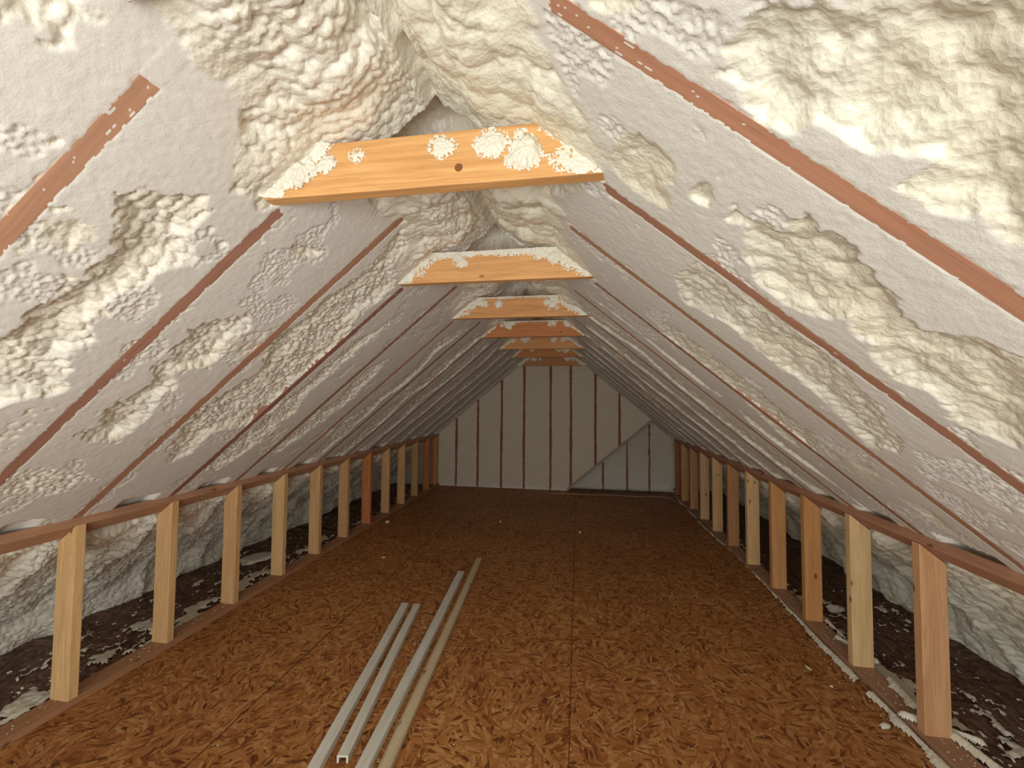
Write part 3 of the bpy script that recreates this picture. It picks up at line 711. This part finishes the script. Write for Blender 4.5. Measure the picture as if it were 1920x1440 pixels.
# ------------------------------------------------------------------ loose strips on the floor
def channel(name, a, b, w_, h_, th, mat, label, col=(1, 1, 1)):
    """inverted U channel from a to b (points on the floor)"""
    a = Vector((*a, FLOOR)); b = Vector((*b, FLOOR)); L_ = (b-a).length
    sec = [(-w_/2, 0), (-w_/2, h_), (w_/2, h_), (w_/2, 0), (w_/2-th, 0), (w_/2-th, h_-th), (-w_/2+th, h_-th), (-w_/2+th, 0)]
    bm = bmesh.new(); n = 14; rings = []
    for k in range(n+1):
        f = k/n; wob = .0012*math.sin(f*7+len(label)); rings.append([bm.verts.new((L_*(f-.5), y+wob, z)) for y, z in sec])
    for k in range(n):
        for j in range(8): bm.faces.new((rings[k][j], rings[k][(j+1) % 8], rings[k+1][(j+1) % 8], rings[k+1][j]))
    for r in (rings[0], rings[-1]):
        for q in ((0, 1, 6, 7), (1, 2, 5, 6), (2, 3, 4, 5)): bm.faces.new([r[j] for j in q])
    bmesh.ops.recalc_face_normals(bm, faces=bm.faces)
    ed = [e for e in bm.edges if abs(e.verts[0].co.x-e.verts[1].co.x) > .01 and min(e.verts[0].co.z, e.verts[1].co.z) > h_*.9]
    bmesh.ops.bevel(bm, geom=ed, offset=.0015, segments=2, affect='EDGES')
    me = bpy.data.meshes.new(name); bm.to_mesh(me); bm.free()
    o = link(name, me, mat); d = (b-a).normalized(); frame(o, (a+b)/2, d, Vector((0, 0, 1)).cross(d)); o.color = (*col, 1)
    tag(o, label, 'trim strip', 'loose strips on the floor'); return o
M_PRIMED = mat_wood('primed_strip', (.66, .64, .57), (.46, .42, .34), knots=False, rough=.5, grain=.5)
M_RAW = mat_wood('raw_strip', (.60, .50, .34), (.42, .30, .16), knots=True, rough=.6, grain=.6)
channel('trim_channel', (-.497, 1.305), (-.661, 2.425), .043, .026, .007, M_PRIMED, 'white grooved trim strip on the floor, leftmost and short')
channel('trim_channel', (-.428, 1.368), (-.588, 2.425), .040, .026, .007, M_PRIMED, 'white grooved trim strip with open end, second from the left')
channel('trim_channel', (-.315, 1.05), (-.455, 2.93), .046, .027, .008, M_PRIMED, 'long white trim strip lying against the bare wooden strip')
def raw_strip(a, b, w_, h_, label):
    a = Vector((*a, FLOOR)); b = Vector((*b, FLOOR)); L_ = (b-a).length; bm = bmesh.new(); rings = []
    sec = [(-w_/2, 0), (-w_/2, h_*.75), (-w_*.32, h_), (w_*.22, h_), (w_/2, h_*.55), (w_/2, 0)]
    for k in range(15): rings.append([bm.verts.new((L_*(k/14-.5), y+.002*math.sin(k*.5), z)) for y, z in sec])
    for k in range(14):
        for j in range(6): bm.faces.new((rings[k][j], rings[k][(j+1) % 6], rings[k+1][(j+1) % 6], rings[k+1][j]))
    bm.faces.new(rings[0]); bm.faces.new(rings[-1][::-1]); bmesh.ops.recalc_face_normals(bm, faces=bm.faces)
    me = bpy.data.meshes.new('strip'); bm.to_mesh(me); bm.free(); o = link('wood_strip', me, M_RAW)
    d = (b-a).normalized(); frame(o, (a+b)/2, d, Vector((0, 0, 1)).cross(d)); o.color = (1, 1, 1, 1); tag(o, label, 'trim strip', 'loose strips on the floor')
raw_strip((-.245, 1.05), (-.392, 3.21), .046, .026, 'long bare wooden moulding strip, rightmost and longest on the floor')

# ------------------------------------------------------------------ pale cord, dark floor lines
def cord(name, pts, r, mat, label):
    cu = bpy.data.curves.new(name, 'CURVE'); cu.dimensions = '3D'; cu.bevel_depth = r; cu.bevel_resolution = 2
    s = cu.splines.new('NURBS'); s.points.add(len(pts)-1); s.use_endpoint_u = True; s.order_u = 3
    for p, q in zip(s.points, pts): p.co = (*q, 1)
    o = bpy.data.objects.new(name, cu); COL.objects.link(o)
    dg = bpy.context.evaluated_depsgraph_get(); me = bpy.data.meshes.new_from_object(o.evaluated_get(dg)); bpy.data.objects.remove(o)
    o = link(name, me, mat, smooth=True); tag(o, label, 'cord'); return o
M_CORD = plain('pale_cord', (.5, .36, .27)); M_DARK = plain('dark_line', (.05, .025, .02), .5)
cord('pale_cord', [(-.006, 5.65, FLOOR+.005), (.25, 5.70, FLOOR+.005), (.5, 5.66, FLOOR+.005), (.8, 5.73, FLOOR+.005), (1.1, 5.68, FLOOR+.005), (1.45, 5.74, FLOOR+.005), (1.61, 5.66, FLOOR+.005), (1.64, 5.3, FLOOR+.005)], .005, M_CORD, 'thin pale cord lying along the floor before the back wall')
cord('dark_line', [(-2.45, 3.72, FLOOR+.006), (-2.2, 3.70, FLOOR+.006), (-1.9, 3.70, FLOOR+.006), (-1.78, 3.69, FLOOR+.006)], .006, M_DARK, 'dark line crossing the eave floor between the fourth and sixth left studs')  # thin dark tubes drawn for the dark lines on the eave floor
cord('dark_line', [(-2.36, 4.15, FLOOR+.006), (-2.33, 4.5, FLOOR+.006), (-2.25, 4.93, FLOOR+.006)], .006, M_DARK, 'dark line running lengthwise on the eave floor by the foam')
